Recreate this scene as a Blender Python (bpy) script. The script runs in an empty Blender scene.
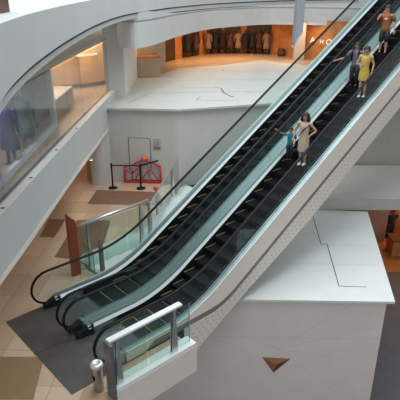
import bpy, bmesh, math, random
from mathutils import Vector, Matrix
random.seed(4)
R = math.radians
SC = bpy.context.scene
COL = SC.collection
T30 = math.tan(R(30))

# ------------------------------------------------------------------ materials
def mat(name, col, rough=.6, metal=0, var=.06, scale=4, bump=0, spec=.5, emit=None, estr=0, alpha=None, trans=0):
    m = bpy.data.materials.new(name); m.use_nodes = True
    nt = m.node_tree; b = nt.nodes['Principled BSDF']
    b.inputs['Roughness'].default_value = rough; b.inputs['Metallic'].default_value = metal
    b.inputs['Specular IOR Level'].default_value = spec
    tc = nt.nodes.new('ShaderNodeTexCoord'); n = nt.nodes.new('ShaderNodeTexNoise')
    n.inputs['Scale'].default_value = scale; n.inputs['Detail'].default_value = 4
    nt.links.new(tc.outputs['Object'], n.inputs['Vector'])
    r = nt.nodes.new('ShaderNodeValToRGB')
    c0 = [max(0, c*(1-var)) for c in col]; c1 = [min(1, c*(1+var)) for c in col]
    r.color_ramp.elements[0].position = .3; r.color_ramp.elements[1].position = .7
    r.color_ramp.elements[0].color = (*c0, 1); r.color_ramp.elements[1].color = (*c1, 1)
    nt.links.new(n.outputs['Fac'], r.inputs['Fac']); nt.links.new(r.outputs['Color'], b.inputs['Base Color'])
    if bump:
        bp = nt.nodes.new('ShaderNodeBump'); bp.inputs['Strength'].default_value = bump
        nt.links.new(n.outputs['Fac'], bp.inputs['Height']); nt.links.new(bp.outputs['Normal'], b.inputs['Normal'])
    if emit:
        b.inputs['Emission Color'].default_value = (*emit, 1); b.inputs['Emission Strength'].default_value = estr
    return m

def glass(name, tint, clear=.8, rough=.03):
    m = bpy.data.materials.new(name); m.use_nodes = True
    nt = m.node_tree; nt.nodes.clear()
    o = nt.nodes.new('ShaderNodeOutputMaterial'); mx = nt.nodes.new('ShaderNodeMixShader')
    t = nt.nodes.new('ShaderNodeBsdfTransparent'); g = nt.nodes.new('ShaderNodeBsdfGlossy')
    d = nt.nodes.new('ShaderNodeBsdfDiffuse'); mx2 = nt.nodes.new('ShaderNodeMixShader')
    lw = nt.nodes.new('ShaderNodeLayerWeight'); lw.inputs['Blend'].default_value = .5
    pw_ = nt.nodes.new('ShaderNodeMath'); pw_.operation = 'POWER'; pw_.inputs[1].default_value = 4; nt.links.new(lw.outputs['Facing'], pw_.inputs[0])
    f = nt.nodes.new('ShaderNodeMath'); f.operation = 'MULTIPLY_ADD'; f.inputs[1].default_value = .35; f.inputs[2].default_value = .022
    nt.links.new(pw_.outputs[0], f.inputs[0])
    t.inputs['Color'].default_value = (*tint, 1); g.inputs['Roughness'].default_value = rough
    g.inputs['Color'].default_value = (.9, .95, .95, 1); d.inputs['Color'].default_value = (.35, .42, .41, 1)
    mx2.inputs['Fac'].default_value = 1-clear
    nt.links.new(t.outputs[0], mx2.inputs[1]); nt.links.new(d.outputs[0], mx2.inputs[2])
    nt.links.new(f.outputs[0], mx.inputs['Fac'])
    nt.links.new(mx2.outputs[0], mx.inputs[1]); nt.links.new(g.outputs[0], mx.inputs[2])
    nt.links.new(mx.outputs[0], o.inputs['Surface'])
    return m

M = {}
M['ring'] = mat('white_plaster', (.56, .585, .585), .55, var=.03, scale=1)
M['ringfar'] = M['ring']
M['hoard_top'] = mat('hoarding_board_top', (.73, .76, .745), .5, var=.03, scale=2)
M['hoard_wall'] = mat('hoarding_board', (.80, .72, .67), .6, var=.04, scale=1.5)
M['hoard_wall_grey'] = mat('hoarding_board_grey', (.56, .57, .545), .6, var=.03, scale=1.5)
M['shaded_panel'] = mat('shaded_beige_panel', (.42, .415, .365), .6, var=.03, scale=1.5)  # hoarding tone darkened to carry shade from the floor overhead
M['shelf'] = mat('shaded_grey_ledge', (.50, .51, .47), .6, var=.03)  # ledge colour includes the shade of the slab above
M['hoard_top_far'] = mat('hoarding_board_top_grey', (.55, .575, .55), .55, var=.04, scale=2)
M['pillar_paint'] = mat('stone_pillar', (.46, .42, .35), .6)
M['joint_and_shade'] = mat('dark_joint_and_shade', (.06, .065, .06), .8)  # board joints and bolts, also the painted shadow line of the ring
M['linework'] = mat('faint_line', (.55, .51, .49), .7)
M['slab'] = mat('painted_slab', (.80, .79, .76), .5, var=.02)
M['fascia'] = mat('beige_fascia', (.78, .72, .66), .6, var=.03)
M['soffit'] = mat('soffit', (.5, .42, .34), .7)
M['steel'] = mat('brushed_steel', (.62, .64, .65), .32, .9, var=.08, scale=20)
M['greysteel'] = mat('grey_steel', (.17, .18, .195), .4, .4)
M['binsteel'] = mat('worn_steel', (.42, .40, .36), .3, .85, var=.2, scale=12)
M['steel_hi'] = mat('bright_aluminium', (.86, .9, .92), .38, .75, var=.04, scale=20)
M['deck'] = mat('teal_grey_deck', (.36, .44, .45), .35, .55, var=.08, scale=10)
M['plate'] = mat('floor_plate_steel', (.175, .165, .165), .3, .55, var=.15, scale=3)
M['black'] = mat('black_rubber', (.006, .006, .008), .5, var=.1, spec=.22)
M['skirt'] = mat('dark_skirt', (.010, .011, .014), .55, .0, var=.2, spec=.25)
M['blackbox'] = mat('black_plastic', (.012, .012, .017), .5, spec=.25)
M['yellow'] = mat('yellow_marking', (.46, .35, .13), .5)
M['truss'] = mat('truss_dark', (.14, .14, .14), .7)
M['white'] = mat('white_paint', (.82, .84, .84), .4, var=.02)
M['glass'] = glass('clear_glass', (.90, .95, .94), .985)
M['glass_rail'] = glass('green_edge_glass', (.82, .91, .88), .95)
M['glass_shop'] = glass('shop_glass', (.92, .93, .95), .95, .06)
M['glass_edge'] = mat('glass_edge', (.25, .42, .38), .3)
M['redwood'] = mat('red_brown_board', (.27, .062, .03), .4, var=.15, scale=6)
M['brown_tri'] = mat('brown_print', (.30, .11, .05), .6)
M['brown_tri_dark'] = mat('dark_brown_print', (.13, .045, .025), .6)
M['brown_tri_light'] = mat('light_brown_print', (.42, .20, .12), .6)
M['tan'] = mat('tan_wall', (.52, .38, .26), .6, var=.08, scale=2)
M['tanfloor'] = mat('tan_floor', (.50, .37, .26), .35, var=.08)
M['orange'] = mat('orange_timber', (.52, .21, .07), .5, var=.25, scale=2)
M['browndark'] = mat('dark_timber', (.10, .04, .02), .5, var=.3, scale=3)
M['brownwall'] = mat('brown_wall', (.30, .20, .15), .6)
M['darkfloor'] = mat('charcoal_floor', (.085, .085, .095), .5, var=.1)
M['litfloor'] = mat('orange_lit_floor', (.42, .17, .06), .35, var=.2, scale=2)  # warm light of the lower shop put into the floor colour
M['red'] = mat('red_plastic', (.62, .03, .045), .45)
M['grey'] = mat('grey_print', (.35, .34, .35), .6, var=.4, scale=14)
M['lamp'] = mat('warm_lamp', (1, .8, .5), .5, emit=(1, .62, .28), estr=14)
M['letter'] = mat('lit_letter', (.9, .85, .75), .5, emit=(1, .85, .65), estr=.8)
M['banner'] = mat('blue_grey_banner', (.50, .55, .62), .7, var=.05)
M['skin'] = mat('skin', (.50, .27, .18), .5, var=.05)
M['hair'] = mat('dark_hair', (.02, .014, .012), .6)
M['eye'] = mat('eye', (.02, .015, .015), .3)
M['lip'] = mat('lip', (.38, .12, .10), .4)
M['sheet'] = mat('crumpled_white_sheet', (.74, .80, .77), .35, var=.05, scale=5, bump=.4)

def floor_mat():
    m = bpy.data.materials.new('cream_tile_floor'); m.use_nodes = True
    nt = m.node_tree; b = nt.nodes['Principled BSDF']; L = nt.links
    tc = nt.nodes.new('ShaderNodeTexCoord'); mp = nt.nodes.new('ShaderNodeMapping')
    mp.inputs['Rotation'].default_value = (0, 0, R(-45)); mp.inputs['Location'].default_value = (.3, .15, 0)
    br = nt.nodes.new('ShaderNodeTexBrick')
    br.offset = 0; br.inputs['Scale'].default_value = 1
    br.inputs['Brick Width'].default_value = .95; br.inputs['Row Height'].default_value = .62
    br.inputs['Mortar Size'].default_value = .006; br.inputs['Bias'].default_value = 0
    br.inputs['Color1'].default_value = (.68, .52, .38, 1); br.inputs['Color2'].default_value = (.54, .37, .25, 1)
    br.inputs['Mortar'].default_value = (.36, .26, .18, 1)
    L.new(tc.outputs['Object'], mp.inputs['Vector']); L.new(mp.outputs[0], br.inputs['Vector'])
    L.new(br.outputs['Color'], b.inputs['Base Color']); b.inputs['Roughness'].default_value = .28
    return m
M['tile'] = floor_mat()
M['tile_brown'] = mat('brown_tile', (.235, .125, .075), .3, var=.1, scale=3)
M['tile_tan'] = mat('tan_tile', (.33, .21, .12), .3, var=.06, scale=3)

def perf_mat():      # beige cladding with small grey perforations
    m = bpy.data.materials.new('perforated_beige'); m.use_nodes = True
    nt = m.node_tree; b = nt.nodes['Principled BSDF']; L = nt.links
    tc = nt.nodes.new('ShaderNodeTexCoord'); sp = nt.nodes.new('ShaderNodeSeparateXYZ')
    mp = nt.nodes.new('ShaderNodeMapping'); mp.inputs['Rotation'].default_value = (0, R(30), 0); mp.inputs['Scale'].default_value = (7, 7, 7)
    L.new(tc.outputs['Object'], mp.inputs['Vector']); L.new(mp.outputs[0], sp.inputs[0])
    def mth(op, a, bv=None):
        n = nt.nodes.new('ShaderNodeMath'); n.operation = op
        for i, v in enumerate((a, bv)):
            if v is None: continue
            if hasattr(v, 'links') or hasattr(v, 'is_linked'): L.new(v, n.inputs[i])
            else: n.inputs[i].default_value = v
        return n.outputs[0]
    ax = mth('SUBTRACT', mth('FRACT', sp.outputs[0]), .5); az = mth('SUBTRACT', mth('FRACT', sp.outputs[2]), .5)
    d = mth('ADD', mth('MULTIPLY', ax, ax), mth('MULTIPLY', az, az))
    k = mth('LESS_THAN', d, .028)
    mx = nt.nodes.new('ShaderNodeMix'); mx.data_type = 'RGBA'
    L.new(k, mx.inputs['Factor'])
    mx.inputs[6].default_value = (.74, .69, .62, 1); mx.inputs[7].default_value = (.50, .47, .43, 1)
    L.new(mx.outputs[2], b.inputs['Base Color']); b.inputs['Roughness'].default_value = .55
    return m
M['perf'] = perf_mat()
M['clad'] = mat('beige_cladding', (.80, .735, .65), .5, var=.025, scale=2)
M['groove'] = mat('groove_grey', (.22, .20, .19), .6)

# ------------------------------------------------------------------ mesh builder
class MB:
    def __init__(s): s.bm = bmesh.new(); s.mats = []; s.cur = 0
    def m(s, name):
        if name not in s.mats: s.mats.append(name)
        s.cur = s.mats.index(name); return s
    def face(s, pts):
        try:
            f = s.bm.faces.new([s.bm.verts.new(p) for p in pts]); f.material_index = s.cur; return f
        except Exception: return None
    def hexa(s, p):
        v = [s.bm.verts.new(q) for q in p]
        for q in ((0,3,2,1),(4,5,6,7),(0,1,5,4),(1,2,6,5),(2,3,7,6),(3,0,4,7)):
            f = s.bm.faces.new([v[i] for i in q]); f.material_index = s.cur
        return s
    def box(s, x0, x1, y0, y1, z0, z1):
        return s.hexa([(x0,y0,z0),(x1,y0,z0),(x1,y1,z0),(x0,y1,z0),(x0,y0,z1),(x1,y0,z1),(x1,y1,z1),(x0,y1,z1)])
    def obox(s, a, b, w, z0, z1, side=0):
        a = Vector((a[0], a[1], 0)); b = Vector((b[0], b[1], 0)); n = (b-a).normalized(); n = Vector((-n.y, n.x, 0))
        p, q = (-w/2, w/2) if side == 0 else ((0, w) if side > 0 else (-w, 0))
        c = [a+n*p, b+n*p, b+n*q, a+n*q]
        return s.hexa([(v.x, v.y, z0) for v in c]+[(v.x, v.y, z1) for v in c])
    def prism(s, poly, z0, z1):
        lo = [s.bm.verts.new((x, y, z0)) for x, y in poly]; hi = [s.bm.verts.new((x, y, z1)) for x, y in poly]
        n = len(poly)
        for vs in (lo[::-1], hi):
            f = s.bm.faces.new(vs); f.material_index = s.cur
        for i in range(n):
            f = s.bm.faces.new((lo[i], lo[(i+1)%n], hi[(i+1)%n], hi[i])); f.material_index = s.cur
        return s
    def prism_y(s, poly, y0, y1):      # polygon in xz
        lo = [s.bm.verts.new((x, y0, z)) for x, z in poly]; hi = [s.bm.verts.new((x, y1, z)) for x, z in poly]
        n = len(poly)
        for vs in (lo, hi[::-1]):
            f = s.bm.faces.new(vs); f.material_index = s.cur
        for i in range(n):
            f = s.bm.faces.new((lo[(i+1)%n], lo[i], hi[i], hi[(i+1)%n])); f.material_index = s.cur
        return s
    def rings(s, rings, cap=True, closed=True):
        vr = [[s.bm.verts.new(p) for p in r] for r in rings]
        n = len(vr[0])
        for a, b in zip(vr, vr[1:]):
            for i in range(n if closed else n-1):
                f = s.bm.faces.new((a[i], a[(i+1)%n], b[(i+1)%n], b[i])); f.material_index = s.cur; f.smooth = True
        if cap and closed:
            for q in (vr[0][::-1], vr[-1]):
                f = s.bm.faces.new(q); f.material_index = s.cur
        return s
    def tube(s, path, r, seg=10, ry=None):
        pts = [Vector(p) for p in path]; rs = []
        for i, p in enumerate(pts):
            t = (pts[min(i+1, len(pts)-1)]-pts[max(i-1, 0)]).normalized()
            u = Vector((0, 1, 0)) if abs(t.y) < .9 else Vector((1, 0, 0))
            u = (u-t*u.dot(t)).normalized(); w = t.cross(u)
            rr = r[i] if isinstance(r, (list, tuple)) else r
            rs.append([p+u*math.cos(k*2*math.pi/seg)*rr+w*math.sin(k*2*math.pi/seg)*(ry or rr) for k in range(seg)])
        return s.rings(rs)
    def lathe(s, prof, c=(0, 0), seg=20):
        return s.rings([[(c[0]+r*math.cos(k*2*math.pi/seg), c[1]+r*math.sin(k*2*math.pi/seg), z) for k in range(seg)] for r, z in prof])
    def ell(s, c, r, seg=12, rg=8, cut=None):
        bmx = bmesh.new(); bmesh.ops.create_uvsphere(bmx, u_segments=seg, v_segments=rg, radius=1)
        vm = {}
        for v in bmx.verts: vm[v] = s.bm.verts.new((c[0]+v.co.x*r[0], c[1]+v.co.y*r[1], c[2]+v.co.z*r[2]))
        for f in bmx.faces:
            if cut and cut(Vector((vm[f.verts[0]].co))): continue
            g = s.bm.faces.new([vm[v] for v in f.verts]); g.material_index = s.cur; g.smooth = True
        bmx.free(); return s
    def build(s, name, parent=None, mats=None, bevel=0):
        bmesh.ops.recalc_face_normals(s.bm, faces=s.bm.faces)
        if bevel: bmesh.ops.bevel(s.bm, geom=s.bm.edges, offset=bevel, segments=1, affect='EDGES')
        me = bpy.data.meshes.new(name); s.bm.to_mesh(me); s.bm.free()
        for n in s.mats: me.materials.append(M[n])
        o = bpy.data.objects.new(name, me); COL.objects.link(o)
        if parent: o.parent = parent
        return o
def mb(m): return MB().m(m)
def tag(o, label=None, cat=None, group=None, kind=None):
    if label: o['label'] = label
    if cat: o['category'] = cat
    if group: o['group'] = group
    if kind: o['kind'] = kind
    return o
def empty(name, loc, label, cat, group=None, rz=0):
    o = bpy.data.objects.new(name, None); COL.objects.link(o); o.location = loc; o.rotation_euler = (0, 0, rz)
    o.empty_display_size = .1
    return tag(o, label, cat, group)
def rel(o, parent):     # geometry written in world coordinates becomes a child of an offset empty
    o.parent = parent
    inv = Matrix.Rotation(-parent.rotation_euler.z, 4, 'Z') @ Matrix.Translation(-parent.location)
    o.data.transform(inv); return o
def struct(o): return tag(o, kind='structure')

def smooth(pts, n=8):
    out = []
    P = [Vector(p) for p in pts]; P = [P[0]*2-P[1]]+P+[P[-1]*2-P[-2]]
    for i in range(1, len(P)-2):
        for k in range(n):
            t = k/n; a, b, c, d = P[i-1:i+3]
            out.append(.5*((2*b)+(c-a)*t+(2*a-5*b+4*c-d)*t*t+(3*b-a-3*c+d)*t**3))
    out.append(P[-2]); return out
def normals(pts):
    N = []
    for i in range(len(pts)):
        t = (pts[min(i+1, len(pts)-1)]-pts[max(i-1, 0)]); t = Vector((t.x, t.y)).normalized(); N.append(Vector((-t.y, t.x)))
    return N
def curved_wall(m, pts, z0, z1, w, z0fn=None, z1fn=None):   # wall along a smooth line, thickness w to the left of travel
    N = normals(pts); rs = []
    for i, (p, n) in enumerate(zip(pts, N)):
        q = (p.x+n.x*w, p.y+n.y*w); zz = z0fn(i/(len(pts)-1)) if z0fn else z0; z1 = z1fn(i/(len(pts)-1)) if z1fn else z1
        rs.append([(p.x, p.y, zz), (q[0], q[1], zz), (q[0], q[1], z1), (p.x, p.y, z1)])
    m.rings(rs)
    for f in m.bm.faces: f.smooth = False
    return m

# ------------------------------------------------------------------ lower landing (z = 0)
SLAB = .5
WALL = [(5.95, 7.2), (7.62, 5.27), (10.85, 3.7), (12.9, 2.3), (14.9, .35), (19, -3.8)]; ZM = 2.83
f = mb('slab')
f.prism([(-8, -2.05), (1.88, -2.05), (1.88, -1.44), (1.1, -1.44), (1.1, 1.44), (1.88, 1.44), (1.88, 2.28), (3.99, 2.28), (7.6, 5.2), (9, 8), (12, 16), (-8, 16)], -SLAB, -.012)
f.m('tile').prism([(-8, -2.05), (-.1, -2.05), (-.1, -1.75), (1.85, -1.75), (1.85, -1.43), (1.13, -1.43), (1.13, 1.43), (1.85, 1.43), (1.85, 2.26), (3.97, 2.26), (7.58, 5.15), (8.9, 8), (12, 16), (-8, 16)], -.011, 0)
def quad(m, pts, z=.003): m.prism(pts, z-.002, z)
f.m('tile_tan'); quad(f, [(-1.15, .43), (-.50, -.17), (-1.17, -1.08), (-2.4, .1), (-2.0, .9)])
f.m('tile_brown')
quad(f, [(1.79, 4.75), (2.58, 5.69), (2.95, 5.3), (2.1, 4.42)])
quad(f, [(1.55, 3.35), (3.2, 5.03), (3.97, 4.28), (2.4, 2.45), (2.2, 2.40)])
quad(f, [(5.02, 6.79), (6.55, 5.1), (5.9, 4.05), (4.09, 5.92)])
struct(f.build('floor'))
# white kerb along the slab edge
k = mb('white').box(-.08, 1.86, -2.07, -1.78, -SLAB, .2)
k.m('fascia').box(.0, 1.87, -2.075, -2.07, -SLAB-.02, .13)
struct(k.build('trim_1'))

# ------------------------------------------------------------------ escalators
XEND = 19.0; XC = 1.17
def nos(x, x0=2.39, w=.8):
    d = x-x0
    return 0 if d < -w else (T30*d if d > w else T30*(d+w)**2/(4*w))
XS = [.5, .9, 1.2]+[1.55+.1*i for i in range(18)]+[3.6, 5, 8, 11, 14, 17, XEND]
def sweep(m, prof, xs=XS, zf=nos):    # prof: closed polygon of (y, dz)
    m.rings([[(x, y, zf(x)+dz) for y, dz in prof] for x in xs])
    for f_ in m.bm.faces: f_.smooth = False
    return m

def escalator(yc, label, outer):
    e = empty('escalator', (0, yc, 0), label, 'escalator', 'pair of escalators')
    # outer = +1: its outer side is +Y (left), -1: outer side is -Y
    W = .69
    # truss body below the steps
    pl = [(-.55, -.45)]+[(x, nos(x)-.24 if x > 1.2 else -.03) for x in [-.55]+XS[2:]][0:]
    top = [(x, (nos(x)-.26)) for x in XS[2:]]
    bot = [(XEND, nos(XEND)-1.06), (6.4, nos(6.4)-1.06), (3.93, .05), (2.4, -.76), (1.3, -.8)]
    mb('truss').prism_y([(1.3, -.26)]+top[1:]+bot, -.665, .665).build('truss', e)
    # floor plate and comb
    p = mb('plate').box(-.6, XC-.12, -.716, .716, 0.004, .018)
    p.build('floor_plate', e)
    c = mb('plate').box(XC-.12, XC+.02, -.47, .47, .006, .024)
    for i in range(30): c.box(XC+.02, XC+.06, -.465+i*.0315, -.455+i*.0315, .006, .02)
    comb = c.build('comb_plate', e); pass
    # steps
    d = .4; s = 0; x = XC+.02; n = 0
    while x < XEND-.5:
        z = nos(x+.2)
        st = mb('skirt').box(x+.012, x+d, -.47, .47, z-.19, z-.012)
        nr = 25
        for i in range(nr):
            y = -.46+i*(.92/(nr-1)); st.box(x+.012, x+d-.01, y-.008, y+.008, z-.013, z)
        st.m('blackbox')
        for i in range(18):
            y = -.45+i*.0529; st.box(x+.002, x+.013, y-.012, y+.012, z-.18, z-.01)
        so = st.build('step', e)
        y_ = mb('yellow').box(x+d-.030, x+d-.014, -.46, .46, z+.0005, z+.003)
        for sd in (-1, 1): y_.box(x+.02, x+d-.03, *sorted((sd*.467, sd*.452)), z+.0005, z+.003)
        y_.build('step_edging', so)
        # advance along the slope
        x += .4*math.cos(math.atan((nos(x+.45)-nos(x+.4))/.05)) if nos(x+.4) > 0 else .4
        n += 1
    for sd in (-1, 1):
        yr = .58*sd; ow = .675 if sd == outer else .716
        # skirt
        g = mb('skirt'); sweep(g, [(sd*.473, -.22), (sd*.485, -.22), (sd*.50, .17), (sd*.482, .17)], XS[2:]); g.build('skirt_panel', e)
        g = mb('steel_hi'); sweep(g, [(sd*.488, .185), (sd*.50, .17), (sd*.542, .225), (sd*.532, .245)], XS); o = g.build('inner_deck', e); o['label'] = 'bright aluminium inner decking strip'
        g = mb('deck'); sweep(g, [(sd*.542, .225), (sd*.55, .25), (sd*ow, .25), (sd*ow, .0), (sd*.57, -.1)], XS)
        g.m('black'); sweep(g, [(sd*.567, .256), (sd*.575, .256), (sd*.575, .26), (sd*.567, .26)], XS)
        g.build('outer_deck', e)
        # newel inlet box
        g = mb('blackbox'); cyy = sd*.58
        g.hexa([(.22, cyy-.04, .05), (.62, cyy-.10, .0), (.62, cyy+.10, .0), (.22, cyy+.04, .05),
                (.22, cyy-.04, .15), (.62, cyy-.095, .255), (.62, cyy+.095, .255), (.22, cyy+.04, .15)])
        g.build('newel_base', e, bevel=.012)
        # handrail
        path = [(.62, .19), (.5, .165), (.4, .15)]
        for a in range(-80, -271, -15) if False else range(255, 90, -15):
            path.append((.4+.4*math.cos(R(a)), .55+.4*math.sin(R(a))))
        path += [(.45, .95), (1.0, .95)]+[(x, nos(x)+.95) for x in XS[3:]]
        g = mb('black').tube([(a, yr, b) for a, b in path], .038, 12, .026); g.build('handrail', e)
        # glass balustrade panels
        arc = [(.4+.35*math.cos(R(a)), .55+.35*math.sin(R(a))) for a in range(225, 89, -15)]
        g = mb('glass'); g.prism_y([(.42, .2)]+arc+[(1.0, .905), (1.55, .905), (1.55, .25), (.6, .25)], yr-.006, yr+.006)
        g.build('glass_panel', e)
        xs = [1.56]; 
        while xs[-1] < XEND-.1: xs.append(min(XEND, xs[-1]+1.35))
        for a, b in zip(xs, xs[1:]):
            ss = [a+(b-.012-a)*i/8 for i in range(9)]
            g = mb('glass'); g.prism_y([(q, nos(q)+.25) for q in ss]+[(q, nos(q)+.915) for q in ss[::-1]], yr-.006, yr+.006)
            g.build('glass_panel', e)
    # cladding on the outer side
    y0, y1 = sorted((outer*.678, outer*.70)); yi = outer*.695
    def gz(x): return .11+max(0, .577*(x-3.28)) if abs(x-3.28) > .4 else .11+.577*(x-2.88)**2/1.6
    xs2 = [1.3, 1.8]+[2.1+.1*i for i in range(18)]+[4.5, 6.4, 9, 12, 15, XEND]
    def bz(x):
        pts = [(-9, -.8), (2.3, -.8), (3.93, .05), (6.4, nos(6.4)-1.06), (30, nos(30)-1.06)]
        for (a, b), (c_, d_) in zip(pts, pts[1:]):
            if a <= x <= c_: return b+(d_-b)*(x-a)/(c_-a)
    g = mb('clad')
    xt = [.62, 1.0]+xs2
    g.rings([[(x, y0, gz(x)+.07 if x > 1.2 else .0), (x, y0, nos(x)+.248), (x, y1, nos(x)+.248), (x, y1, gz(x)+.07 if x > 1.2 else .0)] for x in xt])
    g.m('white').rings([[(x, y0, nos(x)+.249), (x, y0, nos(x)+.262), (x, y1, nos(x)+.262), (x, y1, nos(x)+.249)] for x in xt])
    for f_ in g.bm.faces: f_.smooth = False
    o = g.build('side_cladding', e); o['label'] = 'plain beige upper cladding with a white top edge'
    g = mb('groove'); yg0, yg1 = sorted((outer*.672, outer*.688))
    g.rings([[(x, yg0, gz(x)-.075), (x, yg0, gz(x)+.072), (x, yg1, gz(x)+.072), (x, yg1, gz(x)-.075)] for x in xs2])
    for f_ in g.bm.faces: f_.smooth = False
    o = g.build('cladding_groove', e); o['label'] = 'recessed grey shadow gap'
    g = mb('perf')
    xb = sorted(xs2+[3.93, 2.35])
    g.rings([[(x, y0, bz(x)), (x, y0, gz(x)-.075), (x, y1, gz(x)-.075), (x, y1, bz(x))] for x in xb if x >= 1.9])
    for f_ in g.bm.faces: f_.smooth = False
    o = g.build('lower_cladding', e); o['label'] = 'beige cladding with rows of small dots'
    return e
escL = escalator(.72, 'empty black-stepped escalator, the farther left one of the side-by-side pair', 1)
escR = escalator(-.72, 'nearer right escalator of the pair, carrying the people down', -1)
for e_ in (escL, escR):
    for ch in e_.children:
        pass

# ------------------------------------------------------------------ guard rails
def fin(m, x, y, z0, z1, w0=.17, w1=.07, t=.03, ax='x'):
    for dy in (-.03, .03):
        if ax == 'x':
            m.hexa([(x-w0/2, y+dy-.012, z0), (x+w0/2, y+dy-.012, z0), (x+w0/2, y+dy+.012, z0), (x-w0/2, y+dy+.012, z0),
                    (x-w1/2, y+dy-.012, z1), (x+w1/2, y+dy-.012, z1), (x+w1/2, y+dy+.012, z1), (x-w1/2, y+dy+.012, z1)])
g0 = empty('guardrail', (.8, -1.95, .2), 'glass guardrail with flat white top rail on the white kerb', 'railing', 'glass guardrails')
rel(mb('white').box(-.08, 1.56, -2.01, -1.89, 1.19, 1.235).build('top_rail', g0, bevel=.004), g0)
p = mb('greysteel').box(-.115, -.06, -2.10, -1.87, -.6, 1.2)
o = rel(p.build('end_post', g0), g0); o['label'] = 'flat grey steel end post'
for x in (.1, 1.38):
    p = mb('steel'); fin(p, x, -1.95, .2, 1.19, .14, .05); rel(p.build('post', g0), g0)
for a, b in ((.02, .74), (.76, 1.40), (1.42, 1.78)):
    rel(mb('glass_rail').box(a, b, -1.956, -1.944, .21, 1.15 if b < 1.7 else 1.1).build('glass_panel', g0), g0)
e1 = mb('glass_edge').box(1.775, 1.785, -1.957, -1.943, .21, 1.12); rel(e1.build('glass_edge', g0), g0)

g1 = empty('guardrail', (2.8, 2.22, 0), 'glass guardrail with grey handrail between the red-brown board and the white sheeting', 'railing', 'glass guardrails')
rel(mb('steel').tube([(1.68, 2.2, 1.30), (3.95, 2.2, 1.36)], .045, 10).build('top_rail', g1), g1)
for a, b in ((1.7, 2.43), (2.45, 3.18), (3.2, 3.92)):
    rel(mb('glass_rail').box(a, b, 2.2, 2.212, .02, 1.25).build('glass_panel', g1), g1)
for x in (3.66, 3.96):
    p = mb('steel'); fin(p, x, 2.2, 0, 1.31, .11, .06); rel(p.build('post', g1), g1)
p = mb('groove'); fin(p, 2.08, 1.76, 0, .98, .10, .08); rel(p.build('post', g1), g1)
p = mb('steel'); fin(p, 2.0, 2.2, 0, 1.28, .08, .05); rel(p.build('post', g1), g1)
rel(mb('glass_rail').obox((1.84, 2.18), (1.84, 1.74), .012, .02, .78).build('glass_panel', g1), g1)
rel(mb('glass_edge').obox((1.84, 1.74), (1.84, 1.72), .014, .02, .8).build('glass_edge', g1), g1)

g2 = empty('guardrail', (5.6, 3.7, 0), 'frameless glass guard running back from the grey rail to the tall hoarding', 'railing', 'glass guardrails')
A, B = Vector((4.02, 2.32)), Vector((7.45, 5.08))
for i in range(4):
    a = A+(B-A)*(i/4+.005); b = A+(B-A)*((i+1)/4-.005)
    rel(mb('glass_shop').obox(a, b, .014, .02, 1.1).build('glass_panel', g2), g2)
rel(mb('steel').obox(A, B, .035, 1.1, 1.13).build('top_rail', g2), g2)
p = mb('steel'); fin(p, 6.6, 4.40, 0, 1.1, .1, .06); rel(p.build('post', g2), g2)

# red-brown board standing at the rail end
t = MB().m('redwood'); t.prism_y([(1.42, 0), (1.66, 0), (1.66, 1.46), (1.63, 1.52), (1.45, 1.72), (1.42, 1.70)], 2.10, 2.19)
pil = t.build('board_pillar', bevel=.008); tag(pil, 'tall narrow red-brown board standing at the end of the grey guardrail', 'pillar')

# bin
b0 = empty('waste_bin', (-.17, -1.66, 0), 'small round silver bin with a flared top beside the guardrail end', 'bin')
mb('binsteel').lathe([(.085, 0), (.09, .01), (.10, .50), (.102, .53)], seg=24).build('bin_body', b0)
mb('steel_hi').lathe([(.10, .53), (.118, .57), (.115, .60), (.10, .62), (.05, .625), (.045, .6)], seg=24).build('bin_rim', b0)
mb('blackbox').hexa([(-.105, -.045, .28), (-.095, .02, .28), (-.08, .02, .28), (-.08, -.045, .28), (-.108, -.045, .38), (-.1, .02, .38), (-.08, .02, .38), (-.08, -.045, .38)]).build('opening', b0)

# ------------------------------------------------------------------ near hoarding box on the level below
BF = [(1.2, 1.39), (4.03, -1.34), (6.5, -3.72), (10.58, -.66), (8.6, 1.35), (7.0, 3.2)]
hb = empty('hoarding_box', (6.43, -3.6, -3.4), 'big white boarded box with pale top right of the escalators, brown triangle on it', 'hoarding')
w = mb('hoard_wall')
def at(pa, pb, t, z, off=0.0):
    d = Vector(pb)-Vector(pa); n = Vector((d.y, -d.x)).normalized(); p_ = Vector(pa)+d*t+n*off; return (p_.x, p_.y, z)
w.prism(BF, -3.4, -.15)
pa, pb = (6.5, -3.72), (1.2, 1.39)
def front(t, z, off=.004):
    d = Vector(pb)-Vector(pa); n = Vector((-d.y, d.x)).normalized()
    if n.x > 0: n = -n
    q = Vector(pa)+d*t+n*off; return Vector((q.x, q.y, z))
def fline(m, t0, z0, t1, z1, wd=.012, off=.004):
    a = front(t0, z0, off); b = front(t1, z1, off); d = (b-a).normalized(); nn = Vector(((Vector(pb)-Vector(pa)).normalized().x, (Vector(pb)-Vector(pa)).normalized().y, 0))
    up = Vector((0, 0, 1)); pr = (up-d*up.dot(d)); pr = pr.normalized() if pr.length > .2 else nn
    m.face([a-pr*wd/2, b-pr*wd/2, b+pr*wd/2, a+pr*wd/2])
w.m('linework')
for (a, b, c, d) in ((.02, -.9, .34, -1.6), (.34, -1.6, .52, -1.0), (.34, -1.6, .12, -3.0), (.05, -2.0, .34, -1.6), (.1, -.15, .34, -1.6), (.52, -1.0, .75, -1.3), (0.0, -1.25, .9, -1.25)):
    fline(w, a, b, c, d, .006)
rel(w.build('box_wall', hb), hb)
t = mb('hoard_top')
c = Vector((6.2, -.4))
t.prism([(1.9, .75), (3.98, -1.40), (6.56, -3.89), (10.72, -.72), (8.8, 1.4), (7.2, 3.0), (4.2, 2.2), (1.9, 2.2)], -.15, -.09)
t.m('joint_and_shade')
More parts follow.
